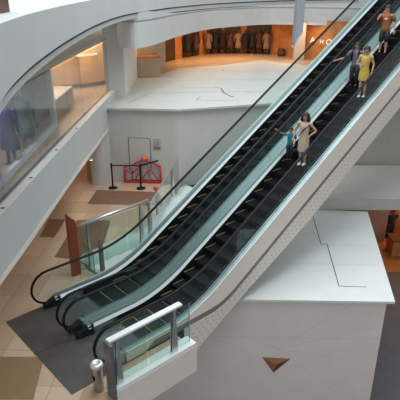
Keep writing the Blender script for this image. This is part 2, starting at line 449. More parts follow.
def zline(m, pts, z, wd):
    for (a, b) in zip(pts, pts[1:]):
        a = Vector(a); b = Vector(b); d = (b-a).normalized(); n = Vector((-d.y, d.x))*wd/2
        m.face([(a.x-n.x, a.y-n.y, z), (b.x-n.x, b.y-n.y, z), (b.x+n.x, b.y+n.y, z), (a.x+n.x, a.y+n.y, z)])
C0 = Vector((-3.58, -8.12, 6.80)); p_ = R(23.18); az_ = R(47.53)
fh = Vector((math.cos(az_), math.sin(az_), 0)); rv = Vector((math.sin(az_), -math.cos(az_), 0)); uz = Vector((0, 0, 1))
fw = fh*math.cos(p_)-uz*math.sin(p_); upv = fh*math.sin(p_)+uz*math.cos(p_)
def onz(x, y, z):       # layout measurement: where a sight line meets a horizontal surface
    d = fw+rv*((x-200)/501.3)-upv*((y-200)/501.3); q = C0+d*((z-C0.z)/d.z); return (q.x, q.y)
ZT = -.087
zline(t, [onz(*q, ZT) for q in ((312, 213), (321, 244), (327, 244), (339, 286), (366, 287))], ZT, .022)
t.m('linework')
zline(t, [onz(*q, ZT) for q in ((327, 245), (368, 246))], ZT, .012)
zline(t, [onz(*q, ZT) for q in ((270, 263), (378, 265))], ZT, .012)
zline(t, [onz(*q, ZT) for q in ((327, 228), (360, 229))], ZT, .008)
rel(t.build('box_top', hb), hb)
tr = MB()
def onfront(x, y):      # measured point on the front wall
    d = fw+rv*((x-200)/501.3)-upv*((y-200)/501.3); dd = Vector(pb)-Vector(pa); n = Vector((-dd.y, dd.x, 0)).normalized()
    s_ = (Vector((*pa, 0))-C0).dot(n)/d.dot(n); q = C0+d*s_
    if n.x > 0: n = -n
    return q+n*.006
a, b, c_, m_ = onfront(262, 357), onfront(290.5, 358.5), onfront(273.5, 372.5), onfront(276, 364.5)
tr.m('brown_tri').face([a, c_, m_]); tr.m('brown_tri_dark').face([c_, b, m_]); tr.m('brown_tri_light').face([a, m_, b])
o = tr.build('triangle_emblem', hb); rel(o, hb); o['label'] = 'brown three-toned triangle on the front board'

# crumpled sheeting over the opening left of the escalator
s_ = MB().m('sheet'); nx, ny = 46, 12
grid = []
for i in range(nx):
    row = []
    x = 1.95+(7.6-1.95)*i/(nx-1)
    ymax = 2.8
    for (xa, ya), (xb_, yb_) in zip(((1.9, 2.8), (3.2, 3.08), (4.4, 3.1), (4.8, 3.25), (5.9, 4.0), (7.0, 4.62)), ((3.2, 3.08), (4.4, 3.1), (4.8, 3.25), (5.9, 4.0), (7.0, 4.62), (7.7, 5.05))):
        if xa <= x <= xb_: ymax = ya+(yb_-ya)*(x-xa)/(xb_-xa)
    ymax += .05*math.sin(x*9)
    for j in range(ny):
        y = 1.46+(ymax-1.46)*j/(ny-1)
        z = .03+.02*math.sin(x*5.1+y*3)+.02*math.sin(x*2.3-y*6.1)+random.uniform(-.02, .02)
        z += .04
        row.append(s_.bm.verts.new((x, y, z-.02)))
    grid.append(row)
for i in range(nx-1):
    for j in range(ny-1):
        f_ = s_.bm.faces.new((grid[i][j], grid[i+1][j], grid[i+1][j+1], grid[i][j+1])); f_.smooth = True
sh = s_.build('protective_sheet'); md = sh.modifiers.new('t', 'SOLIDIFY'); md.thickness = .01
tag(sh, 'crumpled pale sheet covering the gap between grey guardrail and left escalator', 'sheet')

# ------------------------------------------------------------------ tall hoarding under the middle level
hm = empty('hoarding_box', (7.18, 4.74, 0), 'tall grey-white hoarding with a door and broad flat top behind the escalators', 'hoarding')
w = mb('hoard_wall_grey'); W3 = [(5.5+.3*math.cos(R(a)), 7.32+.3*math.sin(R(a))) for a in range(120, 271, 15)]+[(5.85, 7.1)]+WALL[:]
w.m('shaded_panel').prism([WALL[3], WALL[4], WALL[5], (19.3, -3.4), (15.1, .65), (13.1, 2.6)], -.1, ZM-.06); w.m('hoard_wall_grey').prism(W3[:-2]+[(13.1, 2.6), (11, 4.0), (7.9, 5.55), (6.1, 7.5)], -.1, ZM-.06)
w.m('linework')
def wline(a, b, t, z0, z1, wd=.012, off=-.006):
    a = Vector(a); b = Vector(b); d = (b-a); n = Vector((d.y, -d.x)).normalized(); dn = d.normalized()
    q = a+d*t-n*off*1.0; q = a+d*t+n*abs(off)
    w.face([(q.x-dn.x*wd/2, q.y-dn.y*wd/2, z0), (q.x+dn.x*wd/2, q.y+dn.y*wd/2, z0), (q.x+dn.x*wd/2, q.y+dn.y*wd/2, z1), (q.x-dn.x*wd/2, q.y-dn.y*wd/2, z1)])
for t_ in (.05, .45, .9): wline(WALL[0], WALL[1], t_, 0, 2.76)
for i in range(1, 5):
    for t_ in (.08, .4, .72): wline(WALL[i], WALL[i+1], t_, .3, 2.76)
rel(w.build('hoarding_wall', hm), hm)
dr = MB()
def wq(m, t0, t1, z0, z1, off=.01):
    a = Vector(WALL[0]); b = Vector(WALL[1]); d = b-a; n = Vector((d.y, -d.x)).normalized()
    if n.x > 0: n = -n
    q0 = a+d*t0; q1 = a+d*t1
    m.hexa([(q0.x, q0.y, z0), (q1.x, q1.y, z0), (q1.x+n.x*off, q1.y+n.y*off, z0), (q0.x+n.x*off, q0.y+n.y*off, z0),
            (q0.x, q0.y, z1), (q1.x, q1.y, z1), (q1.x+n.x*off, q1.y+n.y*off, z1), (q0.x+n.x*off, q0.y+n.y*off, z1)])
dr.m('groove'); wq(dr, .27, .60, .02, 1.72, .008); dr.m('hoard_wall_grey'); wq(dr, .285, .585, .02, 1.69, .016)
o = dr.build('hoarding_door', hm); rel(o, hm)
nb = MB(); nb.m('groove'); wq(nb, .64, .74, 1.30, 1.68, .02); nb.m('hoard_wall_grey'); wq(nb, .645, .735, 1.42, 1.66, .022); nb.m('grey'); wq(nb, .655, .725, 1.44, 1.63, .024)
o = nb.build('notice_sign'); tag(o, 'small grey notice on the tall hoarding right of its door', 'sign')
FAR = [onz(*q, ZM) for q in ((137, 79), (165, 73), (180, 68), (215, 66), (262, 60), (300, 65), (335, 68))]
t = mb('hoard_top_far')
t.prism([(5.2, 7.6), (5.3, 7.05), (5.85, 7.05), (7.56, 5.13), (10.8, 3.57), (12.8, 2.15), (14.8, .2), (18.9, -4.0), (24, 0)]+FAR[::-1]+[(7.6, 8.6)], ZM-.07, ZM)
t.m('joint_and_shade'); zt = ZM+.003
zline(t, [onz(*q, zt) for q in ((213, 87), (221, 88), (224, 93), (232, 97), (234, 96))], zt, .05)
t.m('groove')
for l_ in (((128, 103), (150, 93), (272, 91)), ((140, 82), (205, 80), (285, 79)), ((200, 69), (222, 69), (223, 71), (290, 71)), ((180, 88), (213, 87)), ((245, 93), (272, 93)), ((200, 97), (196, 100), (240, 101))):
    zline(t, [onz(*q, zt) for q in l_], zt, .035)
rel(t.build('hoarding_top', hm), hm)

# ------------------------------------------------------------------ shelf slab and lower level (right)
s = mb('slab')
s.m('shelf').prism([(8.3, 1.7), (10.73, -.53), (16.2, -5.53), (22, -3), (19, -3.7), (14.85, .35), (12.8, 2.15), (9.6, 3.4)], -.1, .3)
s.m('linework')
struct(s.build('trim_2'))
lf = mb('darkfloor').prism([(-6, -9), (16, -9), (30, 4), (20, 16), (-6, 6)], -3.5, -3.4)
lf.m('litfloor').prism([onz(x, y, -3.4) for x, y in ((355, 272), (430, 272), (430, 238), (355, 238))], -3.4, -3.395)
struct(lf.build('trim_3'))
D0 = Vector((rv.x, rv.y)); F0 = Vector((fh.x, fh.y))
pw = Vector(onz(355, 237, -3.4)); 
struct(mb('orange').obox(pw-D0*3, pw+D0*6, .2, -3.4, -.1, 1).build('wall_far'))
a = Vector(onz(366, 262, -3.4)); b = Vector(onz(380, 240, -3.4))
struct(mb('brownwall').obox(a-D0*1.0, b+D0*.05, .3, -3.4, -.1).build('wall_right'))
# display counter, orange, in the shop
q = Vector(onz(398, 252, -3.4))
o = mb('orange').obox(q-D0*.4, q+D0*1.5, .7, -3.4, -2.75).m('browndark').obox(q-D0*.44, q+D0*1.54, .76, -2.75, -2.7).build('shop_counter')
tag(o, 'low orange counter in the lower shop at the right edge', 'counter')

# ------------------------------------------------------------------ middle level, left: parapet band, glass, shop interior
BL = [Vector(v) for v in ((-3.2, -2.4), (-.3, .6), (1.25, 2.25), (3.07, 4.18), (5.25, 6.45), (7.05, 8.3))]
BN = Vector((-.70, .71))
band = mb('ring')
def strip(m, w0, w1, z0, z1):
    m.rings([[(p.x+BN.x*w0, p.y+BN.y*w0, z0), (p.x+BN.x*w1, p.y+BN.y*w1, z0), (p.x+BN.x*w1, p.y+BN.y*w1, z1), (p.x+BN.x*w0, p.y+BN.y*w0, z1)] for p in BL])
    for f_ in m.bm.faces: f_.smooth = False
strip(band, 0, .22, 2.04, 3.1); band.m('fascia'); strip(band, -.012, .0, 1.98, 2.08)
band.m('slab'); strip(band, 0.0, .16, 3.1, 3.115)
band.m('joint_and_shade')
for t_ in (.9, 1.5, 2.3, 3.05, 3.9):
    i = int(t_); p0 = BL[i]+(BL[min(i+1, 5)]-BL[i])*(t_-i)+BN*.07
    band.box(p0.x-.03, p0.x+.03, p0.y-.03, p0.y+.03, 3.115, 3.122)
band.m('soffit'); strip(band, .22, 7, 2.2, 2.3)
struct(band.build('wall_left'))
fl = mb('tanfloor'); strip(fl, .16, 8, 2.95, 3.02); fl.m('browndark'); strip(fl, .17, .34, 3.02, 3.05)
fl.m('tanfloor').prism([(7.0, 8.3), (9.0, 9.6)]+[Vector(v).to_tuple() for v in FAR[1:]]+[(24, 8), (24, 20), (4, 20), (2, 14)], ZM-.1, ZM-.01)
struct(fl.build('floor_middle'))
gr = empty('glass_screen', (2.2, 3.3, 3.1), 'long clear glass screen standing on the white parapet in front of shops', 'glass screen')
for i in range(1, 5):
    for k in range(2):
        a = BL[i]+(BL[i+1]-BL[i])*(k/2); b = BL[i]+(BL[i+1]-BL[i])*((k+1)/2)
        d = (b-a).normalized()*.006; rel(mb('glass_shop').obox(a+BN*.2+d, b+BN*.2-d, .014, 3.05, 4.9).build('glass_panel', gr), gr)
a = BL[0]; b = BL[1]; rel(mb('glass_shop').obox(a+BN*.2, b+BN*.2, .014, 3.05, 4.9).build('glass_panel', gr), gr)
# end column
o = mb('ring').obox((6.75, 8.45), (7.35, 8.05), .55, 2.3, 5.8, 1).build('column_post')
tag(o, 'white square column where the white parapet meets the curved fascia', 'column')
# shopfront close behind the glass
S0, S1 = Vector((-2.4, -.9)), Vector((2.9, 5.2)); dS = (S1-S0).normalized(); nS = Vector((-dS.y, dS.x))
sf = empty('shop_window', (.5, 2.4, 3.02), 'wide shop window with white frame behind the glass screen at left', 'shop window')
g = mb('white').obox(S0, S1, .12, 3.02, 3.16).obox(S1-dS*.07, S1+dS*.07, .14, 3.02, 4.9).obox(S0, S1, .12, 4.78, 4.9)
rel(g.build('window_frame', sf), sf)
rel(mb('glass_shop').obox(S0, S1-dS*.07, .014, 3.16, 4.78).build('glass_pane', sf), sf)
M['lilacwall'] = mat('lilac_grey_wall', (.22, .20, .235), .7)
struct(mb('lilacwall').obox(S0+nS*1.9, S1+nS*1.9, .1, 3.0, 4.95).build('wall_shop'))
struct(mb('lilacwall').obox(S1+nS*.06+dS*.1, S1+nS*1.9+dS*.1, .08, 3.0, 4.95).build('wall_side'))
# tan interior behind
T0, T1, T2 = Vector(onz(62, 86, 3.02)), Vector(onz(104, 80, 3.02)), Vector((9.4, 11.0))
tw = mb('tan').obox(T0-Vector((2, -.5)), T1, .15, 3.0, 4.95).obox(T1, T2+Vector((3, 1)), .15, 3.0, 4.95)
struct(tw.build('wall_back'))
o = mb('tan').obox(T0+(T1-T0)*.42, T0+(T1-T0)*.80, .2, 3.0, 4.1).m('slab').obox(T0+(T1-T0)*.38, T0+(T1-T0)*.84, .24, 4.1, 4.17).build('door_1'); struct(o)
q = [Vector(onz(*v, 3.02)) for v in ((56, 118), (74, 101), (66, 92))]
o = mb('tan').obox(q[0], q[1], .6, 3.02, 3.5, 1).m('slab').obox(q[0], q[1], .66, 3.5, 3.55, 1).build('display_counter')
tag(o, 'pale-topped display counter seen through the glass screen', 'counter')
# ceiling over the middle level
cl = mb('soffit'); strip(cl, .2, 8, 4.95, 5.05)
cl.prism([(7.2, 8.7), (9.6, 8.9), (12, 10.6), (15, 12.2), (18, 12.9), (21.5, 12.2), (22.3, 8.5), (30, 4), (30, 24), (2, 22)], 4.95, 5.05)
struct(cl.build('ceiling_middle'))
def lampdisc(x, y, z, label, gp):
    e = empty('ceiling_lamp', (x, y, z), label, 'ceiling lamp', gp)
    mb('steel').lathe([(.06, 0), (.065, -.02), (.055, -.025)], seg=14).build('lamp_rim', e)
    mb('lamp').lathe([(.05, -.026), (.045, -.032)], seg=14).build('lamp_face', e)
# mannequins in the left window
def garment(loc, colr, label, rz=0, h=1.6, dark=False):
    key = 'cloth_'+str(len(M)); M[key] = mat(key, colr, .8, var=.15, scale=8)
    e = empty('mannequin', loc, label, 'mannequin', None, rz); k = h/1.6
    mb(key).rings([[(r1*k*math.cos(a*math.pi/8), r2*k*math.sin(a*math.pi/8), z*k) for a in range(16)] for r1, r2, z in
        ((.24, .17, .38), (.22, .15, .6), (.17, .12, .85), (.15, .11, 1.0), (.19, .12, 1.18), (.20, .11, 1.3), (.08, .06, 1.38))]).build('coat', e)
    for sd in (-1, 1):
        mb(key).tube([(sd*.19*k, 0, 1.29*k), (sd*.25*k, 0, 1.05*k), (sd*.26*k, -.03*k, .8*k)], [.055*k, .05*k, .035*k], 8).build('sleeve', e)
        mb('lilacwall' if not dark else 'browndark').tube([(sd*.08*k, 0, .4*k), (sd*.08*k, 0, .03)], [.06*k, .04*k], 8).build('leg', e)
    mb('lilacwall' if not dark else 'browndark').ell((0, 0, 1.5*k), (.075*k, .09*k, .11*k)).build('head', e)
    mb('steel').lathe([(.18*k, 0), (.18*k, .02)], seg=16).build('base', e)
    return e
for i, (px, py, c_, h_, lb) in enumerate(((22, 160, (.06, .04, .26), 1.5, 'navy-violet dressed mannequin in the left shop window'),
                                      (37, 146, (.03, .10, .085), 1.5, 'dark green dressed mannequin in the left shop window'),
                                      (2, 172, (.12, .07, .10), 1.5, 'plum dressed mannequin at the left image edge in the shop window'))):
    qx, qy = onz(px, py, 3.1); q_ = Vector((qx, qy))+nS*.22
    garment((q_.x, q_.y, 3.02), c_, lb, R(130), h_)

# ------------------------------------------------------------------ middle level, far side
BK = smooth([Vector(onz(*v, 4.75)) for v in ((118, 47.5), (135, 48.5), (150, 46), (165, 41), (180, 36), (205, 30), (230, 27), (270, 24.5), (330, 25.5), (362, 27), (392, 30))], 5)
b_ = mb('ring'); curved_wall(b_, BK, 4.75, 5.60, .35, None, lambda t: 5.93 if t < .22 else max(5.70, 5.93-(t-.22)*1.3)); curved_wall(b_, BK, 5.62, 5.68, 1.6)
struct(b_.build('wall_far_fascia'))
SH = [Vector(onz(*v, ZM)) for v in ((165, 62), (185, 57), (200, 54.5), (215, 53), (250, 53), (270, 54), (300, 58), (332, 62), (360, 66))]
sw = mb('orange')
ssm = smooth(SH, 4); curved_wall(sw, ssm, ZM-.02, 5.0, .2)
struct(sw.build('wall_shopfront'))
# timber pillars along the shopfront and lit panel
def online(px, off=0.0, py=None):
    best = min(ssm, key=lambda v: abs(200+501.3*((Vector((v.x, v.y, ZM))-C0).dot(rv))/((Vector((v.x, v.y, ZM))-C0).dot(fw))-px))
    toc = (Vector((C0.x, C0.y))-best).normalized(); return best+toc*off
ps = [x for x in (168, 176, 186, 203, 216, 228, 241, 257, 266, 270)]
M['shopdark'] = mat('dark_brown_panel', (.05, .024, .014), .5, var=.3, scale=3)
def seg_panel(x0, x1, z0, z1, name, mt, off=.03):
    a = online(x0); b = online(x1); 
    aa = lerp_px(x0); bb = lerp_px(x1)
    toc = (Vector((C0.x, C0.y))-aa).normalized()*off
    return mb(mt).obox(aa+toc, bb+toc, .05, z0, z1).build(name)
def lerp_px(px):
    def sx(v):
        d = Vector((v.x, v.y, ZM))-C0; return 200+501.3*d.dot(rv)/d.dot(fw)
    for u, v in zip(ssm, ssm[1:]):
        a, b = sx(u), sx(v)
        if a <= px <= b: return u+(v-u)*((px-a)/(b-a))
    return ssm[-1] if px > 300 else ssm[0]
for i, (a, b) in enumerate(((166, 175), (183, 199), (209, 221), (224, 240), (246, 270))):
    o = seg_panel(a, b, ZM-.01, 4.9, 'timber_panel', 'shopdark')
    tag(o, 'dark timber panel on the far orange shopfront, ' + ('nearest the beige kiosk', 'second from the kiosk', 'third from the kiosk', 'fourth from the kiosk', 'widest one')[i], 'wall panel', 'timber panels of the far shopfront')
cols = [(.015, .012, .012), (.08, .035, .03), (.28, .18, .13), (.012, .012, .02)]
xs_m = [187, 196, 208, 215, 222, 230, 238, 245, 252, 259, 266]
nm = ['first', 'second', 'third', 'fourth', 'fifth', 'sixth', 'seventh', 'eighth', 'ninth', 'tenth', 'last']
proto = None
for i, px in enumerate(xs_m):
    v = lerp_px(px); toc = (Vector((C0.x, C0.y))-v).normalized(); v = v+toc*.5
    lb = nm[i]+' mannequin from the left in the row at the far orange shopfront'
    if i in (0, 1, 2, 3):
        src = garment((v.x, v.y, ZM), cols[i], lb, R(137), 1.45, True); src['group'] = 'mannequins at the far shopfront'
        if i == 0: protos = []
        protos.append(src)
    else:
        s0 = protos[i % 4]; c = s0.copy(); COL.objects.link(c); c.location = (v.x, v.y, ZM); c['label'] = lb
        for ch in s0.children:
            c2 = ch.copy(); COL.objects.link(c2); c2.parent = c
# white pillar right of the mannequins and shop sign
v = lerp_px(298); v = v+(Vector((C0.x, C0.y))-v).normalized()*.9
o = mb('pillar_paint').obox(v-D0*.30, v+D0*.30, .5, ZM-.01, 4.95).build('round_pillar'.replace('round_', 'shop_')); tag(o, 'pale square pillar behind the hanging blue-grey banner', 'pillar')
v = lerp_px(281); v = v+(Vector((C0.x, C0.y))-v).normalized()*.35
o = mb('browndark').lathe([(.2, ZM), (.26, ZM+.25), (.2, ZM+.3)], (v.x, v.y), 12).ell((v.x, v.y, ZM+.36), (.22, .22, .14)).build('floor_planter'); tag(o, 'small dark planter before the bright orange bay', 'planter')
def letter(ch, px, py, h, parent):
    cu = bpy.data.curves.new('t', 'FONT'); cu.body = ch; cu.size = h; cu.extrude = .03; cu.align_x = 'CENTER'
    o = bpy.data.objects.new('t', cu); COL.objects.link(o); dg = bpy.context.evaluated_depsgraph_get(); dg.update()
    me = bpy.data.meshes.new_from_object(o.evaluated_get(dg)); bpy.data.objects.remove(o)
    me.materials.clear(); me.materials.append(M['letter'])
    n = bpy.data.objects.new('sign_letter', me); COL.objects.link(n); n.parent = parent
    v = lerp_px(px); d = Vector((v.x, v.y, ZM))-C0; v = v+(Vector((C0.x, C0.y))-v).normalized()*.12
    # height so that the letter base sits on the shopfront at the measured height
    dep = (Vector((v.x, v.y))-Vector((C0.x, C0.y))).length
    dr_ = fw+rv*((px-200)/501.3)-upv*((py-200)/501.3); z = C0.z+dr_.z/Vector((dr_.x, dr_.y)).length*dep
    n.matrix_local = Matrix.Translation(Vector((v.x, v.y, z))-parent.location) @ Matrix.Rotation(math.atan2(D0.y, D0.x)-R(6), 4, 'Z') @ Matrix.Rotation(R(90), 4, 'X')
    return n
v = lerp_px(318)
sg = empty('shop_sign', (v.x, v.y, 3.9), 'small pale lettering A HO on the far orange shopfront behind the escalator', 'sign')
letter('A', 311, 42.5, .42, sg); letter('H', 320, 43.5, .30, sg); letter('O', 327, 44.5, .40, sg)
# beige kiosk
ka, kb = Vector(onz(138, 78, ZM)), Vector(onz(160, 77, ZM))
kk = empty('kiosk', (*((ka+kb)/2), ZM), 'beige box counter with tan top at the left end of the far hoarding top', 'kiosk')
rel(mb('tan').obox(ka, kb, 1.1, ZM, ZM+.87, 1).build('kiosk_body', kk), kk)
rel(mb('orange').obox(ka-D0*.05, kb+D0*.05, 1.2, ZM+.87, ZM+.95, 1).build('kiosk_top', kk), kk)
struct(mb('slab').obox(onz(126, 96, ZM), onz(139, 76, ZM), .12, ZM, 4.9, 1).build('wall_kiosk'))

# ------------------------------------------------------------------ upper ring
RG = smooth([Vector(v) for v in ((-4.6, -9.0), (-3.3, -6.6), (-2.13, -4.25), (-1.31, -2.9), (-.28, -1.45), (1.23, .52), (3.38, 3.11), (5.9, 5.75), (8.9, 8.1), (12.0, 10.0), (15.5, 11.6), (19.5, 12.6), (24, 12.8), (29, 11.5))], 8)
rg = mb('ring'); curved_wall(rg, RG, 5.95, 6.5, .5)
N = normals(RG)
rg.m('joint_and_shade'); curved_wall(rg, [p+Vector((n.x*.035, n.y*.035, 0)).to_2d() for p, n in zip(RG, N)], 5.90, 5.95, .4)  # dark strip paints the shadow line under the fascia
rg.m('fascia'); rg.m('ring'); curved_wall(rg, [p+Vector((n.x*.06, n.y*.06)) for p, n in zip(RG, N)], 5.8, 5.92, .4, lambda t: 5.80-.16*max(0, t-.35))
rg.m('ring')
rg.rings([[(p.x+n.x*.5, p.y+n.y*.5, 6.5), (p.x+n.x*2.5, p.y+n.y*2.5, 6.5), (p.x+n.x*2.5, p.y+n.y*2.5, 6.45), (p.x+n.x*.5, p.y+n.y*.5, 6.45)] for p, n in zip(RG, N)])
for f_ in rg.bm.faces: f_.smooth = False
struct(rg.build('trim_4'))
q = Vector(onz(10, 12, 6.5)); q2 = Vector(onz(-30, 19, 6.5))
o = mb('browndark').obox(q2, q, .5, 6.5, 6.75, 1).m('grey').obox(q2, q, .55, 6.75, 6.78, 1).build('planter_bench'); tag(o, 'dark brown cabinet on the upper ledge in the top left corner', 'cabinet')

# banner
a, b = Vector(onz(293, 47, 6.15)), Vector(onz(302, 33, 6.15))
bn = empty('hanging_banner', (*((a+b)/2), 6.15), 'long blue-grey banner hanging from above before the far shopfront', 'banner')
rel(mb('banner').obox(a, b, .03, 6.17, 9.5).build('banner_cloth', bn), bn)
rel(mb('white').tube([(a.x, a.y, 6.165), (b.x, b.y, 6.165)], .022, 8).build('bottom_bar', bn), bn)

# ------------------------------------------------------------------ under the middle level (left, lower)
a = Vector(onz(72, 172, 0)); b = Vector(onz(101, 178, 0))
struct(mb('tan').obox(Vector((4.0, 13)), Vector((9.5, 8.2)), .2, 0, 2.3).m('brownwall').obox(onz(91, 178, 0), onz(101, 183, 0), .3, 0, 2.9).build('wall_passage'))
# stanchions
SP = [onz(*v, 0) for v in ((113, 188), (141, 188.5), (164, 181))]
for i, (x, y) in enumerate(SP):
    e = empty('stanchion', (x, y, 0), ('black queue post nearest the rounded end of the tall hoarding', 'black queue post in front of the red barrier', 'black queue post behind the glass guard by the hoarding corner')[i], 'stanchion', 'black queue posts')
    mb('black').lathe([(.17, 0), (.17, .015), (.06, .04), (.03, .05)], seg=20).build('base', e)
    mb('black').lathe([(.03, .04), (.03, .90)], seg=12).build('pole', e)
    mb('blackbox').lathe([(.036, .82), (.04, .84), (.04, .93), (.03, .95)], seg=12).build('head', e)
for i in range(2):
    a = Vector(SP[i]); b = Vector(SP[i+1]); d = (b-a).normalized()
    o = mb('browndark' if i == 0 else 'black').obox(a+d*.045, b-d*.045, .006, .845, .9).build('belt')
    tag(o, ('dark belt between the left and middle black queue posts', 'dark belt from the middle queue post to the one behind the glass')[i], 'belt', 'queue belts')
x, y = onz(157, 215, 0)
e = empty('bollard', (x, y, 0), 'dark post with a red round head by the glass guard corner', 'post')
mb('black').lathe([(.035, 0), (.03, .02), (.03, .86)], seg=12).build('pole', e)
mb('red').ell((0, 0, .92), (.085, .085, .08)).build('red_head', e)
# red barrier with items
a = Vector(onz(125, 182.5, 0)); b = Vector(onz(161, 183.5, 0)); d = (b-a).normalized(); n = Vector((-d.y, d.x)); L_ = (b-a).length
e = empty('folding_barrier', (*((a+b)/2), 0), 'red folding barrier with grey printed panels before the tall hoarding', 'barrier')
g = MB().m('red')
g.obox(a, b, .07, .02, .10)
tops = [(0, .62), (.22, .72), (.5, .98), (.62, .95), (1, .72)]
pts3 = lambda t, z, o=0: Vector((a.x+d.x*L_*t+n.x*o, a.y+d.y*L_*t+n.y*o, z))
for (t0, z0), (t1, z1) in (((0, .06), (0, .62)), ((0, .62), (.28, .74)), ((.28, .74), (.5, .9)), ((.5, .9), (.68, .86)), ((.68, .86), (1, .66)), ((1, .66), (1, .06)), ((.03, .55), (.2, .35)), ((.2, .35), (.45, .7)), ((.45, .1), (.72, .6)), ((.72, .6), (.95, .1)), ((.5, .7), (.3, .12))):
    g.tube([pts3(t0, z0), pts3(t1, z1)], .032, 8)
rel(g.build('frame', e), e)
g = MB().m('grey')
for t0, t1, z0, z1 in ((.06, .2, .12, .5), (.24, .44, .15, .62), (.5, .66, .15, .7), (.72, .95, .15, .55)):
    g.hexa([pts3(t0, z0, -.02), pts3(t1, z0, -.02), pts3(t1, z0, .02), pts3(t0, z0, .02), pts3(t0, z1, -.02), pts3(t1, z1, -.02), pts3(t1, z1, .02), pts3(t0, z1, .02)])
rel(g.build('printed_panel', e), e)
M['orangeplastic'] = mat('orange_plastic', (.75, .16, .04), .5)
hp = pts3(.58, 0)
o = mb('orangeplastic').ell((hp.x, hp.y, .97), (.14, .12, .09)).build('safety_helmet'); tag(o, 'orange-red helmet lying on top of the red barrier', 'helmet')

# ------------------------------------------------------------------ people
def skinned(chains, name='s', sub=1):
    """chains: list of [(point, radius), ...]; later chains may start with an int = index of an existing vertex"""
    vs = []; rs = []; es = []
    for ch in chains:
        prev = None
        for it in ch:
            if isinstance(it, int): prev = it; continue
            p, r = it; vs.append(p); rs.append(r if isinstance(r, tuple) else (r, r)); i = len(vs)-1
            if prev is not None: es.append((prev, i))
            prev = i
    me = bpy.data.meshes.new(name); me.from_pydata(vs, es, [])
    o = bpy.data.objects.new(name, me); COL.objects.link(o)
    m = o.modifiers.new('s', 'SKIN'); sm = o.modifiers.new('b', 'SUBSURF'); sm.levels = sub; sm.render_levels = sub
    sk = me.skin_vertices[0].data
    for i, r in enumerate(rs): sk[i].radius = r; sk[i].use_root = (i == 0)
    m.use_smooth_shade = True
    dg = bpy.context.evaluated_depsgraph_get(); dg.update()
    out = bpy.data.meshes.new_from_object(o.evaluated_get(dg)); bpy.data.objects.remove(o)
    return out
def lerp(a, b, t): return Vector(a)+(Vector(b)-Vector(a))*t
def mk(name, me, m, parent):
    me.materials.clear(); me.materials.append(M[m])
    for p in me.polygons: p.material_index = 0; p.use_smooth = True
    o = bpy.data.objects.new(name, me); COL.objects.link(o); o.parent = parent; return o
